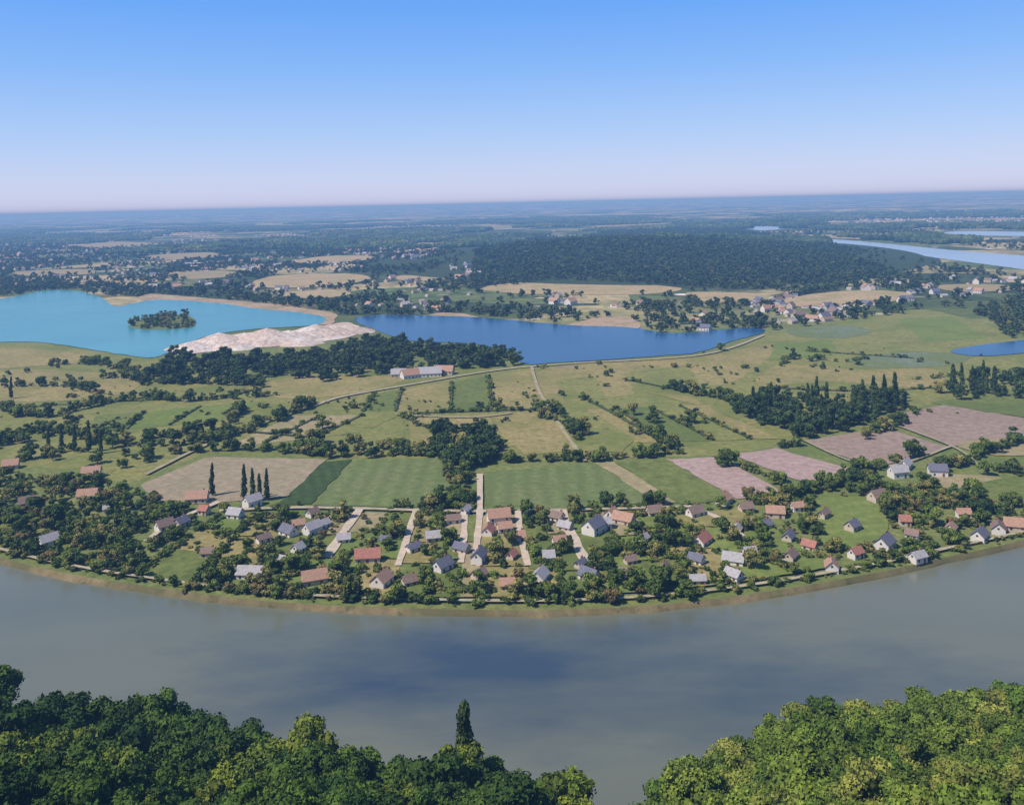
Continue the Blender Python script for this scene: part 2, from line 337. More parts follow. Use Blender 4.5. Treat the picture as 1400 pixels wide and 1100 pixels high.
for px,py,r,h in [(262,476,22,7),(300,470,30,12),(335,466,26,9),(365,468,34,15),(395,464,26,10),(432,458,30,12),(455,456,24,9),(474,454,24,8),(318,476,20,6),(410,470,20,6)]:
    X0,Y0=G(px,py); V=[(X0,Y0,h)];Fc=[]; na_=22;nr=5
    for j in range(1,nr+1):
        for i in range(na_):
            a=2*math.pi*i/na_; q=j/nr; rr=r*q*(1+0.25*mnoise.noise((math.cos(a)*1.5+px,math.sin(a)*1.5,q)))
            V.append((X0+rr*1.3*math.cos(a),Y0+rr*math.sin(a),max(-0.2,h*(1-q)**0.9+1.2*mnoise.noise((rr/6,a*2,px))*(1-q))-(0.3 if j==nr else 0)))
    for i in range(na_): Fc.append((0,1+i,1+(i+1)%na_))
    for j in range(nr-1):
        for i in range(na_): k=1+j*na_; Fc.append((k+i,k+na_+i,k+na_+(i+1)%na_,k+(i+1)%na_))
    obj('sand_heap',V,Fc,M['sand'])
# ---------------------------------------------------------------- garden plots, roads, tracks
lines=[((300,705),(185,790)),((350,705),(260,803)),((400,703),(335,810)),((440,703),(380,815)),((492,700),(412,818)),((530,700),(475,820)),((567,702),(535,822)),((602,702),(583,823)),((635,703),(630,823)),((658,704),(655,823)),((708,703),(732,823)),((738,703),(778,822)),((770,702),(822,820)),((815,700),(890,815)),((860,698),(960,808)),((905,696),(1030,800)),((950,700),(1090,790)),((1010,695),(1150,780))]
pm=['garden','green2','lime','olive','garden','tan','green2','garden','lime','olive']
for i in range(len(lines)-1):
    a,b=lines[i],lines[i+1]; cuts=[0.02,0.3+random.uniform(-.08,.08),0.62+random.uniform(-.1,.1),0.97]
    for k in range(3):
        q=[lerp(a[0],a[1],cuts[k]),lerp(b[0],b[1],cuts[k]),lerp(b[0],b[1],cuts[k+1]-0.01),lerp(a[0],a[1],cuts[k+1]-0.01)]
        sheet('garden_plot',q,random.choice(pm),False,0.8)
DT=[[(560,566),(640,563),(738,560)],[(545,568),(620,600)],[(860,520),(960,540),(1020,548)],[(800,545),(900,600)],[(930,530),(1060,560)],[(110,570),(60,600)],[(300,545),(360,530)],[(0,560),(110,552),(250,545)],[(330,590),(440,600)],[(1040,530),(1180,535),(1280,530)],[(1100,480),(1250,490)]]
for p in DT: ribbon('ditch',p,2.6,'ditch')
for p in EDGES: ribbon('ditch',p,1.8,'ditch')
ribbon('farm_road',[(430,556),(470,543),(560,527),(680,507),(780,498),(960,486),(1045,459)],3.4,'track')
ribbon('farm_track',[(727,503),(735,530),(746,552),(770,590),(800,632)],2.5,'faint')
ribbon('farm_track',[(200,650),(270,615),(330,590),(430,556)],2.6,'faint')
ribbon('farm_track',[(1095,602),(1198,640),(1300,612)],1.6,'faint')
ribbon('farm_track',[(540,568),(640,572),(700,566)],2.2,'faint')
ribbon('farm_track',[(1198,573),(1302,612),(1340,640)],1.6,'faint')
ribbon('village_road',[(300,700),(400,696),(480,697),(660,701),(900,696),(940,694)],3.0,'track')
LANES=[[(492,698),(470,730),(446,765)],[(568,700),(556,740),(544,776)],[(636,702),(634,740),(630,772)],[(656,650),(656,702),(652,745),(650,775)],[(708,701),(712,735),(722,776)],[(768,700),(782,735),(802,772)],[(940,694),(985,712),(1018,738)],[(300,688),(240,714),(200,742)]]
for i,p in enumerate(LANES): ribbon('village_lane',p,4.2 if i in (0,5) else 2.8,'road')
off=[(x,y-9) for x,y in bankpx]
ribbon('towpath',off,1.8,'track')
# ---------------------------------------------------------------- tree prototypes
def icos(sub):
    import bmesh
    bm=bmesh.new(); bmesh.ops.create_icosphere(bm,subdivisions=sub,radius=1)
    v=np.array([x.co[:] for x in bm.verts]); f=[[y.index for y in x.verts] for x in bm.faces]; bm.free(); return v,f
ICO1=icos(1); ICO2=icos(2)
def tube(V,Fc,T,MI,a,b,ra,rb,n=6):
    a=Vector(a);b=Vector(b);d=(b-a).normalized(); u=d.orthogonal().normalized(); w=d.cross(u); k=len(V)
    for c,r in ((a,ra),(b,rb)):
        for i in range(n):
            t=2*math.pi*i/n; V.append(tuple(c+u*math.cos(t)*r+w*math.sin(t)*r))
    for i in range(n): Fc.append((k+i,k+(i+1)%n,k+n+(i+1)%n,k+n+i)); T.append(0.4); MI.append(1)
def tree_mesh(name,h,cr_,kind,ncl,nleaf,ls,mat,ico=ICO1,hb=0.25):
    V=[];Fc=[];T=[];MI=[]
    zb=h*hb
    tube(V,Fc,T,MI,(0,0,-1),(0,0,max(zb,0.5)),cr_*0.085,cr_*0.06); tube(V,Fc,T,MI,(0,0,max(zb,.5)),(0.2,0.1,h*0.8),cr_*0.06,cr_*0.015)
    for c in range(ncl):
        if kind=='broad':
            u=rng.uniform(0,1); ph=rng.uniform(0,2*math.pi); rr=cr_*math.sqrt(rng.uniform(0,1))*0.72
            zz=zb+(h-zb)*(0.16+0.68*u*(1-0.45*(rr/cr_)**2)); C=np.array([rr*math.cos(ph),rr*math.sin(ph),zz]); r=cr_*rng.uniform(0.26,0.46)
            sc=np.array([1,1,0.8])*r
        else:
            u=(c+0.5)/ncl; rr=cr_*0.25*rng.uniform(0,1); ph=rng.uniform(0,6.28)
            C=np.array([rr*math.cos(ph),rr*math.sin(ph),h*(0.08+0.86*u)]); r=cr_*(0.95-0.6*u**2)*rng.uniform(.75,1); sc=np.array([r*.8,r*.8,h/ncl*1.0])
        if kind!='poplar' and h>6 and c<8: tube(V,Fc,T,MI,(0,0,min(C[2]*0.6,h*.6)),tuple(C),cr_*0.03,cr_*0.01,4)
        v,f=ico; k=len(V); tone=rng.uniform(0.1,0.9)
        jit=1+rng.uniform(-0.22,0.22,(len(v),1)); P=v*sc*0.86*jit+C
        V+= [tuple(p) for p in P]; 
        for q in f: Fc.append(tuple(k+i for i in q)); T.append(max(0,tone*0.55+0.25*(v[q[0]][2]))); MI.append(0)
        if nleaf:
            d=rng.normal(size=(nleaf,3)); d/=np.linalg.norm(d,axis=1)[:,None]; d[:,2]=np.where(d[:,2]<-0.5,-d[:,2],d[:,2])
            P=C+d*sc*rng.uniform(0.78,1.18,(nleaf,1))
            nn=d*0.8+rng.normal(size=(nleaf,3))*0.6; nn/=np.linalg.norm(nn,axis=1)[:,None]
            t1=np.cross(nn,rng.normal(size=(nleaf,3))); t1/=np.linalg.norm(t1,axis=1)[:,None]; t2=np.cross(nn,t1)
            s=ls*rng.uniform(0.6,1.3,(nleaf,1)); 
            q=np.stack([P-t1*s,P-t2*s*0.7,P+t1*s,P+t2*s*0.7],1).reshape(-1,3); k=len(V); V+=q.tolist()
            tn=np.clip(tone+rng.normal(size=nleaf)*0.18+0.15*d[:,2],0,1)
            for i in range(nleaf): Fc.append((k+4*i,k+4*i+1,k+4*i+2,k+4*i+3)); T.append(float(tn[i])); MI.append(0)
    me=bpy.data.meshes.new(name); me.from_pydata(V,[],Fc); me.materials.append(mat); me.materials.append(M['trunk'])
    me.polygons.foreach_set('material_index',MI)
    at=me.attributes.new('tone','FLOAT','FACE'); at.data.foreach_set('value',T); me.update(); return me
def coll(name,meshes):
    c=bpy.data.collections.new(name)
    for i,m in enumerate(meshes):
        o=bpy.data.objects.new(m.name,m); c.objects.link(o)
    return c
def protos(base,n,*a,**k): return [tree_mesh('%s_%02d'%(base,i),a[0]*random.uniform(.85,1.1),*a[1:],**k) for i in range(n)]
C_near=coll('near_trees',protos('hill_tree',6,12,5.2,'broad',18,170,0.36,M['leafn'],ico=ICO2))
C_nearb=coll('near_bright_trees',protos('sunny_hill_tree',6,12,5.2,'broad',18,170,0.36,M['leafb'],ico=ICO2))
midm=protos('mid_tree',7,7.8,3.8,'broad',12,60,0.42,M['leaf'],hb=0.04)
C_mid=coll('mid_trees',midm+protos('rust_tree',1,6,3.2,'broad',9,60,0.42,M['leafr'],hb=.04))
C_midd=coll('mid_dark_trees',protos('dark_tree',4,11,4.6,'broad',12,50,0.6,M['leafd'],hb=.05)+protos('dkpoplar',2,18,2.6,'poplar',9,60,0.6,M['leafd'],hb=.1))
popm=protos('poplar',2,17,1.9,'poplar',10,110,0.4,M['leafd'],hb=.1)
conm=protos('cypress',1,19,3.4,'poplar',12,300,0.35,M['leafd'],ico=ICO2,hb=.1)
C_bush=coll('bushes',protos('bush',4,2.6,1.8,'broad',6,40,0.3,M['leaf'],hb=.02))
C_far=coll('far_trees',protos('far_tree',4,11,6.5,'broad',7,10,1.1,M['leaff'],hb=.05))
def clump(name):
    V=[];Fc=[];T=[];v,f=ICO1
    for i in range(45):
        a=rng.uniform(0,6.28);r=55*math.sqrt(rng.uniform()); s=rng.uniform(5,9); C=np.array([r*math.cos(a)*1.2,r*math.sin(a)*.8,s*0.8]); k=len(V)
        V+=[tuple(p) for p in v*np.array([s,s,s*0.9])*(1+rng.uniform(-.2,.2,(len(v),1)))+C]; t=rng.uniform(0,.9)
        for q in f: Fc.append(tuple(k+j for j in q)); T.append(t)
    me=bpy.data.meshes.new(name); me.from_pydata(V,[],Fc); me.materials.append(M['leaff']); at=me.attributes.new('tone','FLOAT','FACE'); at.data.foreach_set('value',T); return me
C_cl=coll('wood_clumps',[clump('wood_%d'%i) for i in range(4)])
def scatter(name,collection,P,s0,s1,idx,zf=None):
    if len(P)==0: return
    P=np.asarray(P); n=len(P); me=bpy.data.meshes.new(name)
    Z=[zf(x,y) if zf else 0 for x,y in P]
    me.from_pydata([(float(x),float(y),z) for (x,y),z in zip(P,Z)],[],[])
    s=s0+(s1-s0)*rng.uniform(0,1,n)**1.4; sv=np.stack([s,s*rng.uniform(.85,1.15,n),s*rng.uniform(.75,1.2,n)],1)
    a=me.attributes.new('sc','FLOAT_VECTOR','POINT'); a.data.foreach_set('vector',sv.ravel())
    r=np.zeros((n,3)); r[:,2]=rng.uniform(0,6.28,n); a=me.attributes.new('rt','FLOAT_VECTOR','POINT'); a.data.foreach_set('vector',r.ravel())
    ids=rng.integers(0,idx,n) if isinstance(idx,int) else rng.choice(idx,n)
    a=me.attributes.new('idx','INT','POINT'); a.data.foreach_set('value',ids.astype(np.int32))
    o=bpy.data.objects.new(name,me); S.collection.objects.link(o)
    ng=bpy.data.node_groups.new(name+'_gn','GeometryNodeTree')
    ng.interface.new_socket('Geometry',in_out='INPUT',socket_type='NodeSocketGeometry'); ng.interface.new_socket('Geometry',in_out='OUTPUT',socket_type='NodeSocketGeometry')
    gi=ng.nodes.new('NodeGroupInput'); go=ng.nodes.new('NodeGroupOutput'); ip=ng.nodes.new('GeometryNodeInstanceOnPoints'); ci=ng.nodes.new('GeometryNodeCollectionInfo')
    ci.inputs['Collection'].default_value=collection; ci.inputs['Separate Children'].default_value=True; ci.inputs['Reset Children'].default_value=True
    L=ng.links.new; L(gi.outputs[0],ip.inputs['Points']); L(ci.outputs[0],ip.inputs['Instance']); ip.inputs['Pick Instance'].default_value=True
    def na(nm,dt,sock):
        q=ng.nodes.new('GeometryNodeInputNamedAttribute'); q.data_type=dt; q.inputs['Name'].default_value=nm; L(q.outputs['Attribute'],ip.inputs[sock])
    na('sc','FLOAT_VECTOR','Scale'); na('rt','FLOAT_VECTOR','Rotation'); na('idx','INT','Instance Index')
    L(ip.outputs[0],go.inputs[0]); md=o.modifiers.new('scatter','NODES'); md.node_group=ng; return o
def sample(poly,dens,ex=True,nzs=None,thr=0.0,seed=0):
    q=np.array(poly); lo=q.min(0);hi=q.max(0); n=int((hi-lo)[0]*(hi-lo)[1]*dens)
    P=rng.uniform(lo,hi,(n,2)); P=P[inpoly(P,poly)]
    if ex:
        for e in EX:
            if len(P): P=P[~inpoly(P,e)]
    if nzs is not None and len(P):
        v=np.array([mnoise.fractal((x/nzs,y/nzs,seed),1.0,2.0,3) for x,y in P]); P=P[v>thr]
    return P
def line(px,sp,jit):
    w=cr(GP(px),10,False); out=[]
    for a,b in zip(w[:-1],w[1:]):
        a=Vector(a);b=Vector(b);d=(b-a).length;n=max(0,d/sp); k=int(n)+(random.random()<n-int(n))
        for _ in range(k):
            p=a+(b-a)*random.random(); out.append((p.x+random.gauss(0,jit),p.y+random.gauss(0,jit)))
    return out
# near hillside woods
P=[]
for x in np.arange(-200,201,5.0):
    for y in np.arange(112,262,5.0):
        X=x+random.uniform(-2.5,2.5);Y=y+random.uniform(-2.5,2.5)
        if Y<ys(X) and abs(X)<Y*0.72+12: P.append((X,Y))
P=np.array(P); bx=G(845,1100)[0]
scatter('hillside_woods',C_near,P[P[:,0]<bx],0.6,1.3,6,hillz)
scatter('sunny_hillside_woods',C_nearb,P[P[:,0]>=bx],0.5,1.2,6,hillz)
HP=[]
def house(px,py,w,l,h,rot,roof,wall='white',name='house',k0=0.64):
    w*=k0;l*=k0
    if k0<1: h*=0.82
    x,y=G(px,py); HP.append((x,y,max(w,l)*0.62))
    e=bpy.data.objects.new(name,None); S.collection.objects.link(e); e.location=(x,y,0); e.rotation_euler=(0,0,rot)
    a,b=l/2,w/2; rz=h+b*0.9
    V=[(-a,-b,0),(a,-b,0),(a,b,0),(-a,b,0),(-a,-b,h),(a,-b,h),(a,b,h),(-a,b,h),(-a,0,rz),(a,0,rz)]
    obj('walls',V,[(0,1,5,4),(2,3,7,6),(1,2,6,9,5),(3,0,4,8,7)],M[wall],e)
    o=0.4; k=0.9; t=0.2
    def slab(s):
        y0=s*(b+o); z0=h-o*k+0.05; return [(-a-o,y0,z0),(a+o,y0,z0),(a+o,0,rz+0.05),(-a-o,0,rz+0.05),(-a-o,y0,z0+t),(a+o,y0,z0+t),(a+o,0,rz+0.05+t),(-a-o,0,rz+0.05+t)]
    fb=[(0,1,2,3),(4,5,6,7),(0,1,5,4),(1,2,6,5),(3,0,4,7)]
    VV=slab(-1)+slab(1); obj('roof',VV,fb+[tuple(i+8 for i in q) for q in fb],M[roof],e)
    def box(nm,x0,x1,y0,y1,z0,z1,mt): 
        v=[(i,j,kk) for kk in (z0,z1) for i,j in ((x0,y0),(x1,y0),(x1,y1),(x0,y1))]
        return obj(nm,v,[(0,1,2,3),(4,5,6,7),(0,1,5,4),(1,2,6,5),(2,3,7,6),(3,0,4,7)],M[mt],e)
    V=[];Fc=[]
    def bx_(x0,x1,y0,y1,z0,z1):
        kk=len(V); V.extend([(i,j,q) for q in (z0,z1) for i,j in ((x0,y0),(x1,y0),(x1,y1),(x0,y1))]); Fc.extend([tuple(kk+i for i in q) for q in [(0,1,2,3),(4,5,6,7),(0,1,5,4),(1,2,6,5),(2,3,7,6),(3,0,4,7)]])
    n=max(2,int(l/3))
    for i in range(n):
        cxx=-a+l*(i+0.5)/n
        for s in (-1,1):
            if i==n//2 and s==-1: continue
            for zz in ([0.8] if h<3.3 else [0.9,2.4]): bx_(cxx-0.45,cxx+0.45,s*b-0.04,s*b+0.04,zz,min(zz+1.1,h-0.25))
    for s in (-1,1): bx_(s*a-0.04,s*a+0.04,-0.4,0.4,h-0.2,h+0.6)
    obj('windows',V,Fc,M['glass'],e)
    cxx=-a+l*(n//2+0.5)/n; box('door',cxx-0.5,cxx+0.5,-b-0.05,-b+0.04,0,min(2.0,h-0.15),'wood')
    box('chimney',a*0.55,a*0.55+0.7,0.3,0.9,rz-1.0,rz+0.7,'brick')
hs=[(503,768,9,15,3.4,0.1,'r_red','cream'),(430,798,9,14,3.4,0.35,'r_or','cream'),(343,790,8,15,3,-0.1,'r_gr','white'),(522,800,9,12,3.2,1.2,'r_or','white'),(605,780,8,11,3.2,0.9,'r_sl','white'),(592,740,7,9,3,0.2,'r_gr','cream'),(655,770,7,11,4.5,1.3,'r_sl','white'),(682,716,10,15,4.8,0.2,'r_or','white'),(668,732,7,9,3,1.3,'r_red','white'),(690,727,7,9,3,0.2,'r_or','white'),(738,796,8,11,3.5,1.2,'r_gr','white'),(806,794,8,11,3.2,-0.8,'r_sl','white'),(812,730,10,14,5.0,0.9,'r_sl','white'),(826,724,7,9,4,0.2,'r_gr','white'),(853,716,9,14,3.2,-0.6,'r_or','cream'),(836,708,7,9,3,1,'r_or','white'),(895,705,8,10,3,0.2,'r_br','cream'),(960,745,8,12,3.2,0.9,'r_red','white'),(1003,772,8,12,3.2,-0.4,'r_gr','white'),(950,706,8,11,3,0.5,'r_br','white'),(990,688,8,11,3,0.9,'r_or','white'),(1060,706,8,12,3,-0.2,'r_or','cream'),(1210,750,9,12,3.5,0.8,'r_sl','white'),(1137,780,7,9,3,1.3,'r_or','white'),(1200,684,9,12,3,0.4,'r_br','cream'),(1228,652,9,13,4,0.2,'r_gr','white'),(1282,650,9,13,4,-0.2,'r_sl','white'),(1238,640,8,12,3,0.9,'r_gr','white'),(270,686,10,15,3.2,0.1,'r_or','cream'),(345,692,8,12,4,0.9,'r_gr','white'),(322,708,8,10,3,-0.3,'r_gr','white'),(125,652,10,14,3.5,0.2,'r_or','white'),(66,745,8,11,3,0.9,'r_gr','white'),(225,724,8,11,3,0.8,'r_br','white'),(248,720,7,9,3,1.1,'r_sl','cream'),(395,732,8,12,3,-0.7,'r_sl','white'),(427,730,8,11,4,0.9,'r_gr','white'),(120,682,9,14,3,0.2,'r_or','cream'),(38,692,8,12,3,0.6,'r_br','white'),(1340,738,8,11,3,0.8,'r_sl','white'),(1388,724,9,13,3,-0.3,'r_or','cream'),(1365,728,8,10,3,1.1,'r_br','white'),(1020,700,7,9,3,0.2,'r_br','cream'),(708,740,7,9,3,0.2,'r_or','white'),(560,800,6,8,2.6,0.5,'r_br','cream'),(470,742,6,8,2.8,0.2,'r_gr','white'),(655,792,6,8,2.8,0.8,'r_br','cream'),(765,745,6,8,2.8,0.3,'r_or','white'),(620,716,6,9,3,.2,'r_br','white'),(1255,768,6,9,3,.4,'r_gr','white'),(15,640,9,12,3,.3,'r_or','cream'),(442,722,6,8,2.8,.9,'r_gr','white'),(1090,698,6,8,2.8,.2,'r_or','white'),(862,772,5,7,2.8,.4,'r_br','cream'),(1170,762,6,8,2.8,.5,'r_red','white'),(1300,728,6,8,2.8,.9,'r_or','white'),(150,700,6,8,2.8,.3,'r_gr','white'),(408,722,6,8,2.8,.4,'r_or','white'),(880,742,5,7,2.8,.9,'r_gr','white'),(1025,760,5,7,2.8,.2,'r_gr','white'),(700,765,5,7,2.8,1.1,'r_red','cream'),(1180,640,6,9,2.8,.3,'r_or','cream')]
for hh in hs: house(*hh)
rr_=random.Random(21); cnt=0
while cnt<30:
    px,py=rr_.uniform(200,1330),rr_.uniform(700,806)
    if py>816-abs(px-680)**1.7*0.0011: continue
    x,y=G(px,py)
    if min(math.hypot(x-a,y-b) for a,b,_ in HP)<11: continue
    house(px,py,rr_.uniform(4.5,7),rr_.uniform(6.5,10),2.9,rr_.uniform(-.9,1.2),rr_.choice(['r_br','r_sl','r_or','r_gr','r_red','r_br']),rr_.choice(['white','cream','cream'])); cnt+=1
for hh in [(585,514,10,22,3,0.1,'r_gr','white'),(562,516,9,16,3,0.5,'r_or','white'),(607,511,9,16,3,-0.2,'r_or','cream'),(545,515,8,12,3,0.1,'r_gr','cream')]: house(*hh,name='farm_building',k0=1)
lanew=[p for L_ in LANES for p in cr(GP(L_),6,False)]
def clear(P,front=True):
    P=np.asarray(P)
    if len(P)==0: return P
    k=np.ones(len(P),bool)
    for x,y,r in HP:
        d=np.hypot(P[:,0]-x,P[:,1]-y); k&=d>r+1.6
        if front: k&=~((abs(P[:,0]-x)<r*0.5)&(P[:,1]<y)&(P[:,1]>y-r-5))
    for x,y in lanew: k&=~((abs(P[:,0]-x)<3.2)&(P[:,1]-y<3)&(P[:,1]-y>-6))
    return P[k]
def CP(*a,**k): return clear(sample(*a,**k))
V1=[]
def add(px,dens,**k): V1.append(clear(sample(GP(px),dens,**k)))
add([(-60,690),(60,700),(190,760),(260,795),(180,788),(80,775),(-60,742)],0.040)
add([(-60,640),(190,672),(300,700),(230,740),(120,740),(-60,700)],0.024)
add([(180,700),(480,702),(420,812),(250,800),(120,775)],0.019,nzs=25,thr=-0.1)
add([(270,770),(420,775),(410,822),(270,802)],0.018)
add([(490,703),(800,703),(880,800),(800,824),(420,820)],0.017,nzs=16,thr=-0.15)
add([(570,702),(700,703),(730,770),(560,770)],0.008)
add([(780,703),(940,700),(1080,790),(900,816),(830,815)],0.026,nzs=20,thr=-0.15)
add([(930,690),(1150,665),(1400,680),(1480,690),(1400,728),(1220,772),(1080,790)],0.036,nzs=25,thr=-0.3)
add([(1080,660),(1240,640),(1420,640),(1420,690),(1100,700)],0.014,nzs=25,thr=-0.1)
V1.append(clear(np.array(line([(270,806),(420,818),(560,820)],5,2))))
V1.append(clear(np.array(line([(620,815),(720,822),(880,818),(1000,806)],10,1.5))))
scatter('village_trees',C_mid,np.concatenate([v for v in V1 if len(v)]),0.35,1.15,8)
B=[]
for a,b in lines: B+=line([a,lerp(a,b,.5),b],2.2,0.4)
B=list(clear(np.array(B),False))+list(clear(sample(GP([(-60,690),(400,696),(940,690),(1400,660),(1440,720),(1100,790),(900,815),(500,825),(250,800),(-60,745)]),0.05,nzs=12,thr=-0.1),False))
B+=line([(0,755),(100,778),(250,801),(400,817),(600,825),(750,826),(900,819),(1050,801),(1200,776),(1400,732)],3,1)
scatter('garden_shrubs',C_bush,np.array(B),0.35,1.5,4)
W=[]
for px,sp,j in [([(0,600),(60,590),(130,600),(200,610),(300,600),(400,565),(430,552)],2.4,2.2),([(110,560),(180,545),(260,548),(380,540)],3.4,1.6),([(0,560),(60,570),(110,560)],2.6,2.4),([(150,515),(250,525),(330,522),(360,530)],3,3),([(240,620),(330,615),(440,622),(500,618)],4,1.4),([(400,610),(430,608),(480,605)],3,2.4),([(520,615),(560,612),(600,620)],3,3),([(640,640),(632,665),(625,690)],3,3),([(690,632),(760,630),(830,628),(905,622)],3,1.6),([(740,570),(775,580),(790,600)],4,2.2),([(730,560),(770,568)],3,2.4),([(860,590),(900,600),(920,618)],3.4,2.2),([(870,570),(920,575),(960,580)],7,1.4),([(985,635),(1030,645),(1085,665)],2.5,2.4),([(900,532),(980,545),(1010,560)],5,1.6),([(1060,500),(1100,490),(1160,500)],6,5),([(960,540),(1000,545)],4,2),([(800,548),(850,548)],12,3),([(640,556),(700,560)],12,3),([(1180,600),(1240,575)],4,2),([(1300,640),(1400,600)],3.5,2.4),([(1060,612),(1100,606)],4,2),([(380,695),(410,694)],3,2),([(540,694),(660,696)],2.6,1.4),([(770,700),(905,690)],4,1.6),([(610,630),(618,690)],4,1.6),([(200,600),(300,585),(330,560)],3.4,2),([(1130,668),(1190,645),(1260,620)],4,2.4),([(60,500),(130,498),(200,510)],4,2.4),([(0,530),(80,528),(150,540)],4,2.4),([(446,628),(480,624),(600,624)],6,1.2)]:
    W+=line(px,sp,j)
W+=list(CP(GP([(-60,560),(120,575),(230,600),(210,640),(120,640),(-60,620)]),0.013,nzs=35,thr=0.08))
W+=list(CP(GP([(-60,475),(160,490),(200,515),(60,520),(-60,515)]),0.005,nzs=40,thr=0.15))
W+=list(CP(GP([(-60,620),(120,632),(190,670),(60,670),(-60,665)]),0.012,nzs=30,thr=0.0))
W+=list(CP(GP([(440,550),(740,500),(1100,470),(1300,480),(1300,540),(1000,620),(700,630),(440,620)]),0.0008,nzs=50,thr=0.25))
scatter('hedgerow_trees',C_mid,clear(np.array(W)),0.4,1.3,7)
SB=list(sample(GP([(-60,475),(440,540),(740,500),(1100,470),(1300,480),(1480,500),(1480,560),(1000,620),(440,620),(-60,640)]),0.006,ex=False,nzs=50,thr=0.22))
for px in DT: SB+=line(px,3.5,1)
for px in EDGES: SB+=line(px,5,0.6)
scatter('meadow_scrub',C_bush,np.array(SB),0.4,1.7,4)
D=[];D2=[]
for px,dn in [([(1000,560),(1040,548),(1100,545),(1160,560),(1170,585),(1110,602),(1040,590)],0.014),([(1160,545),(1200,530),(1240,545),(1235,565),(1190,588),(1165,580)],0.014),([(1285,535),(1340,520),(1400,515),(1450,515),(1450,540),(1380,548),(1295,550)],0.009)]:
    D2+=list(sample(GP(px),dn,ex=False))
for px,dn in [([(585,612),(605,590),(640,585),(668,590),(690,625),(650,640),(605,635)],0.024),([(150,522),(240,506),(330,500),(460,492),(480,496),(440,514),(330,527),(200,527)],0.012),([(215,500),(240,488),(330,488),(340,505),(240,510)],0.008),([(340,490),(400,486),(480,476),(560,472),(550,488),(440,505),(340,508)],0.012),([(480,466),(560,470),(640,480),(700,482),(716,498),(640,507),(560,505),(480,502),(450,512)],0.010),([(440,505),(530,503),(540,510),(440,522)],0.006)]:
    P=sample(GP(px),dn,ex=False)
    if len(P): P=P[~inpoly(P,lake1)]
    D+=list(P)
scatter('copse_trees',C_midd,clear(np.array(D)),0.6,1.3,[0,1,2,3])
scatter('island_trees',C_mid,sample(isl,0.010,ex=False),0.4,1.3,7)
scatter('poplar_copse_trees',C_midd,clear(np.array(D2)),0.7,1.3,[0,1,2,3,0,1,2,3,0,1,2,3,4,5])
# far woods
FW=[]
reg=GP([(-150,340),(1550,310),(1550,415),(1270,425),(1060,452),(900,455),(640,432),(480,432),(200,402),(0,405),(-150,410)])
FW.append(sample(reg,0.0040,nzs=170,thr=0.06,seed=4))
FW.append(sample(reg,0.0006))
FW.append(sample(GP([(640,395),(650,352),(860,312),(1000,312),(1125,342),(1240,378),(1270,387),(1000,393),(760,384)]),0.006,ex=False))
FW.append(sample(GP([(460,436),(560,425),(700,420),(900,438),(1000,430),(1060,440),(1040,452),(900,455),(780,440),(640,430)]),0.004))
FW.append(sample(GP([(-100,385),(200,392),(440,412),(480,432),(330,410),(150,405),(60,396),(-100,408)]),0.005))
FW.append(sample(GP([(1330,428),(1400,405),(1500,400),(1500,462),(1380,462)]),0.008,ex=False))
scatter('distant_trees',C_far,np.concatenate(FW),0.5,1.15,4,hgt)
reg=GP([(-150,312),(700,299),(1550,286),(1550,330),(1000,340),(-150,350)])
scatter('distant_woodland',C_cl,sample(reg,0.00018,nzs=1000,thr=0.05,seed=2),0.8,1.3,4,hgt)
def fh(name,roof,wall):
    a,b,h,rz=8,5,5,9
    V=[(-a,-b,0),(a,-b,0),(a,b,0),(-a,b,0),(-a,-b,h),(a,-b,h),(a,b,h),(-a,b,h),(-a,0,rz),(a,0,rz),(-a-.5,-b-.6,h-.4),(a+.5,-b-.6,h-.4),(a+.5,0,rz+.2),(-a-.5,0,rz+.2),(a+.5,b+.6,h-.4),(-a-.5,b+.6,h-.4)]
    F_=[(0,1,5,4),(2,3,7,6),(1,2,6,9,5),(3,0,4,8,7),(10,11,12,13),(13,12,14,15)]; mi=[0,0,0,0,1,1]
    for i in (-5,-1.5,2,5.5):
        k=len(V); V+=[(i,-b-.03,1),(i+1.2,-b-.03,1),(i+1.2,-b-.03,2.6),(i,-b-.03,2.6)]; F_.append((k,k+1,k+2,k+3)); mi.append(2)
    me=bpy.data.meshes.new(name); me.from_pydata(V,[],F_)
    for q in (wall,roof,'glass'): me.materials.append(M[q])
    me.polygons.foreach_set('material_index',mi); return me
C_h=coll('distant_house_kinds',[fh('dh0','r_or','white'),fh('dh1','r_sl','white'),fh('dh2','r_br','cream'),fh('dh3','r_gr','cream')])
HH=[]
for px,dn in [([(1000,425),(1060,405),(1200,388),(1270,392),(1240,415),(1130,440),(1040,445)],0.0028),([(480,420),(560,395),(640,395),(660,415),(600,425)],0.0018),([(880,445),(960,430),(1010,440),(960,452)],0.0018),([(500,385),(640,365),(660,380),(560,392)],0.0012),([(280,360),(560,335),(640,350),(400,380)],0.0008),([(740,395),(900,405),(870,425),(760,418)],0.0012),([(340,324),(560,307),(660,310),(600,326),(420,332)],0.0008),([(1150,300),(1450,295),(1450,312),(1200,312)],0.0004),([(0,340),(300,335),(280,380),(0,385)],0.00045),([(150,392),(300,385),(480,390),(480,415),(330,405)],0.0012),([(1250,380),(1420,375),(1420,400),(1280,410)],0.0012),([(0,318),(300,312),(300,330),(0,336)],0.0002)]:
    HH.append(sample(GP(px),dn,nzs=100,thr=-0.05))
scatter('distant_village_houses',C_h,np.concatenate(HH),0.42,0.95,4,hgt)
def single(name,me,px,py,s=1.0,z=0,xy=None,hs=1.0):
    x,y=xy or G(px,py); o=bpy.data.objects.new(name,me); S.collection.objects.link(o); o.location=(x,y,z); o.scale=(s,s,s*hs); o.rotation_euler=(0,0,random.uniform(0,6.28)); return o
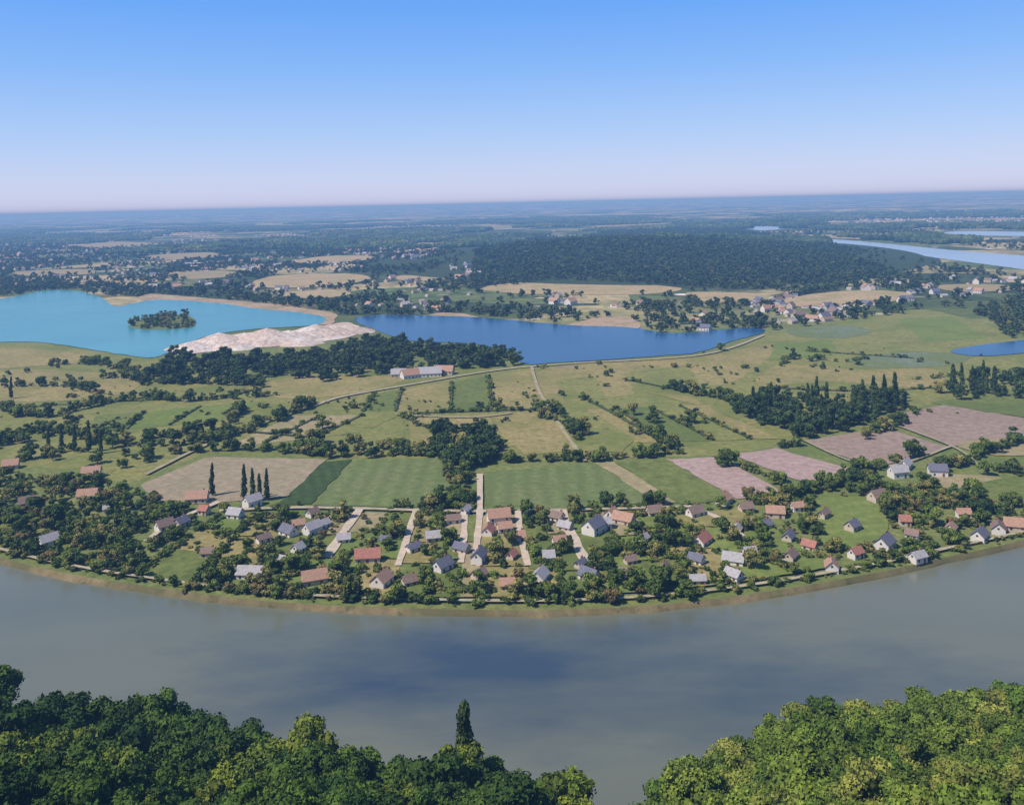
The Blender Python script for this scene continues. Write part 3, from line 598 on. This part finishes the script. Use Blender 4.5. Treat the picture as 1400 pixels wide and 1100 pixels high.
x,y=G(634,1060,12); single('cypress_tree',conm[0],0,0,1.0,hillz(x,y)-1,(x,y),1.5)
for px,py,s in [(290,678,.95),(334,682,1.0),(346,683,.9),(355,684,.85),(365,684,.9),(84,618,1),(102,617,.95),(122,618,1.1),(66,615,.9),(138,620,.9),(15,545,1),(1117,560,1.3),(1131,560,1.2),(1105,562,1.2),(1180,560,1.3),(1195,558,1.4),(1210,560,1.35),(1225,560,1.2),(1316,535,1.2),(1330,532,1.0),(1345,535,1.3)]:
    single('poplar_tree',popm[random.randint(0,1)],px,py,s)
for px,py,s in [(650,622,1.7),(628,618,1.6),(610,625,1.4),(668,628,1.3),(430,622,1.4),(415,618,1.2),(745,572,1.3),(640,640,1.2),(628,660,1.1),(545,620,1.2),(1340,700,1.5),(905,808,1.3),(870,805,1.2),(290,800,1.2),(780,590,1.1),(310,790,1.1)]:
    single('broadleaf_tree',random.choice(midm),px,py,s)
# ---------------------------------------------------------------- haze: absorbing air layer, its own glow stands in for scattered light
hz=bpy.data.materials.new('air_haze'); hz.use_nodes=True; nt=hz.node_tree; nt.nodes.remove(nt.nodes['Principled BSDF'])
SG=1/6200; E=(0.23,0.37,0.63)
va=N(nt,'ShaderNodeVolumeAbsorption'); va.inputs['Color'].default_value=(1-0.55,1-0.78,0,1); va.inputs['Density'].default_value=SG
em=N(nt,'ShaderNodeEmission'); em.inputs['Color'].default_value=(0.55*E[0],0.78*E[1],E[2],1); em.inputs['Strength'].default_value=SG
ad=N(nt,'ShaderNodeAddShader'); nt.links.new(va.outputs[0],ad.inputs[0]); nt.links.new(em.outputs[0],ad.inputs[1])
nt.links.new(ad.outputs[0],nt.nodes['Material Output'].inputs['Volume'])
X=100000
obj('atmospheric_haze',[(i*X,j,k) for k in (-8,165) for i,j in ((-1,-8000),(1,-8000),(1,110000),(-1,110000))],[(3,2,1,0),(4,5,6,7),(0,1,5,4),(1,2,6,5),(2,3,7,6),(3,0,4,7)],hz)
# ---------------------------------------------------------------- light
el=math.radians(52); az=math.atan2(-0.85,-0.45)
sd=Vector((math.sin(az)*math.cos(el),math.cos(az)*math.cos(el),math.sin(el)))
sl=bpy.data.lights.new('sun','SUN'); sl.energy=4.9; sl.angle=math.radians(0.5); sl.color=(1,0.94,0.84)
so=bpy.data.objects.new('sun',sl); S.collection.objects.link(so); so.rotation_euler=(-sd).to_track_quat('-Z','Y').to_euler(); so.location=(0,0,600)
w=bpy.data.worlds.new('World'); S.world=w; w.use_nodes=True; nt=w.node_tree
tc=N(nt,'ShaderNodeTexCoord')
sk=N(nt,'ShaderNodeTexSky',sky_type='NISHITA'); sk.sun_disc=False; sk.sun_elevation=el; sk.sun_rotation=az; sk.altitude=100; sk.air_density=1.0; sk.dust_density=0.5; sk.ozone_density=3.0
bg=nt.nodes['Background']; nt.links.new(sk.outputs[0],bg.inputs[0]); bg.inputs[1].default_value=0.12
sp=N(nt,'ShaderNodeSeparateXYZ'); nt.links.new(tc.outputs['Generated'],sp.inputs[0])
rp=N(nt,'ShaderNodeValToRGB'); nt.links.new(sp.outputs[2],rp.inputs[0]); e=rp.color_ramp.elements
e[0].position=0.0; e[0].color=(0.68,0.71,0.95,1); e[1].position=1.0; e[1].color=(0.04,0.11,0.33,1)
for ps,c in ((0.03,(0.60,0.68,0.96,1)),(0.08,(0.42,0.61,0.99,1)),(0.15,(0.24,0.49,1.0,1)),(0.215,(0.14,0.40,1.0,1)),(0.40,(0.07,0.20,0.52,1))):
    q=e.new(ps); q.color=c
b2=N(nt,'ShaderNodeBackground'); nt.links.new(rp.outputs[0],b2.inputs[0]); b2.inputs[1].default_value=1.0
ms=N(nt,'ShaderNodeMixShader'); ms.inputs[0].default_value=0.85; nt.links.new(bg.outputs[0],ms.inputs[1]); nt.links.new(b2.outputs[0],ms.inputs[2])
nt.links.new(ms.outputs[0],nt.nodes['World Output'].inputs[0])
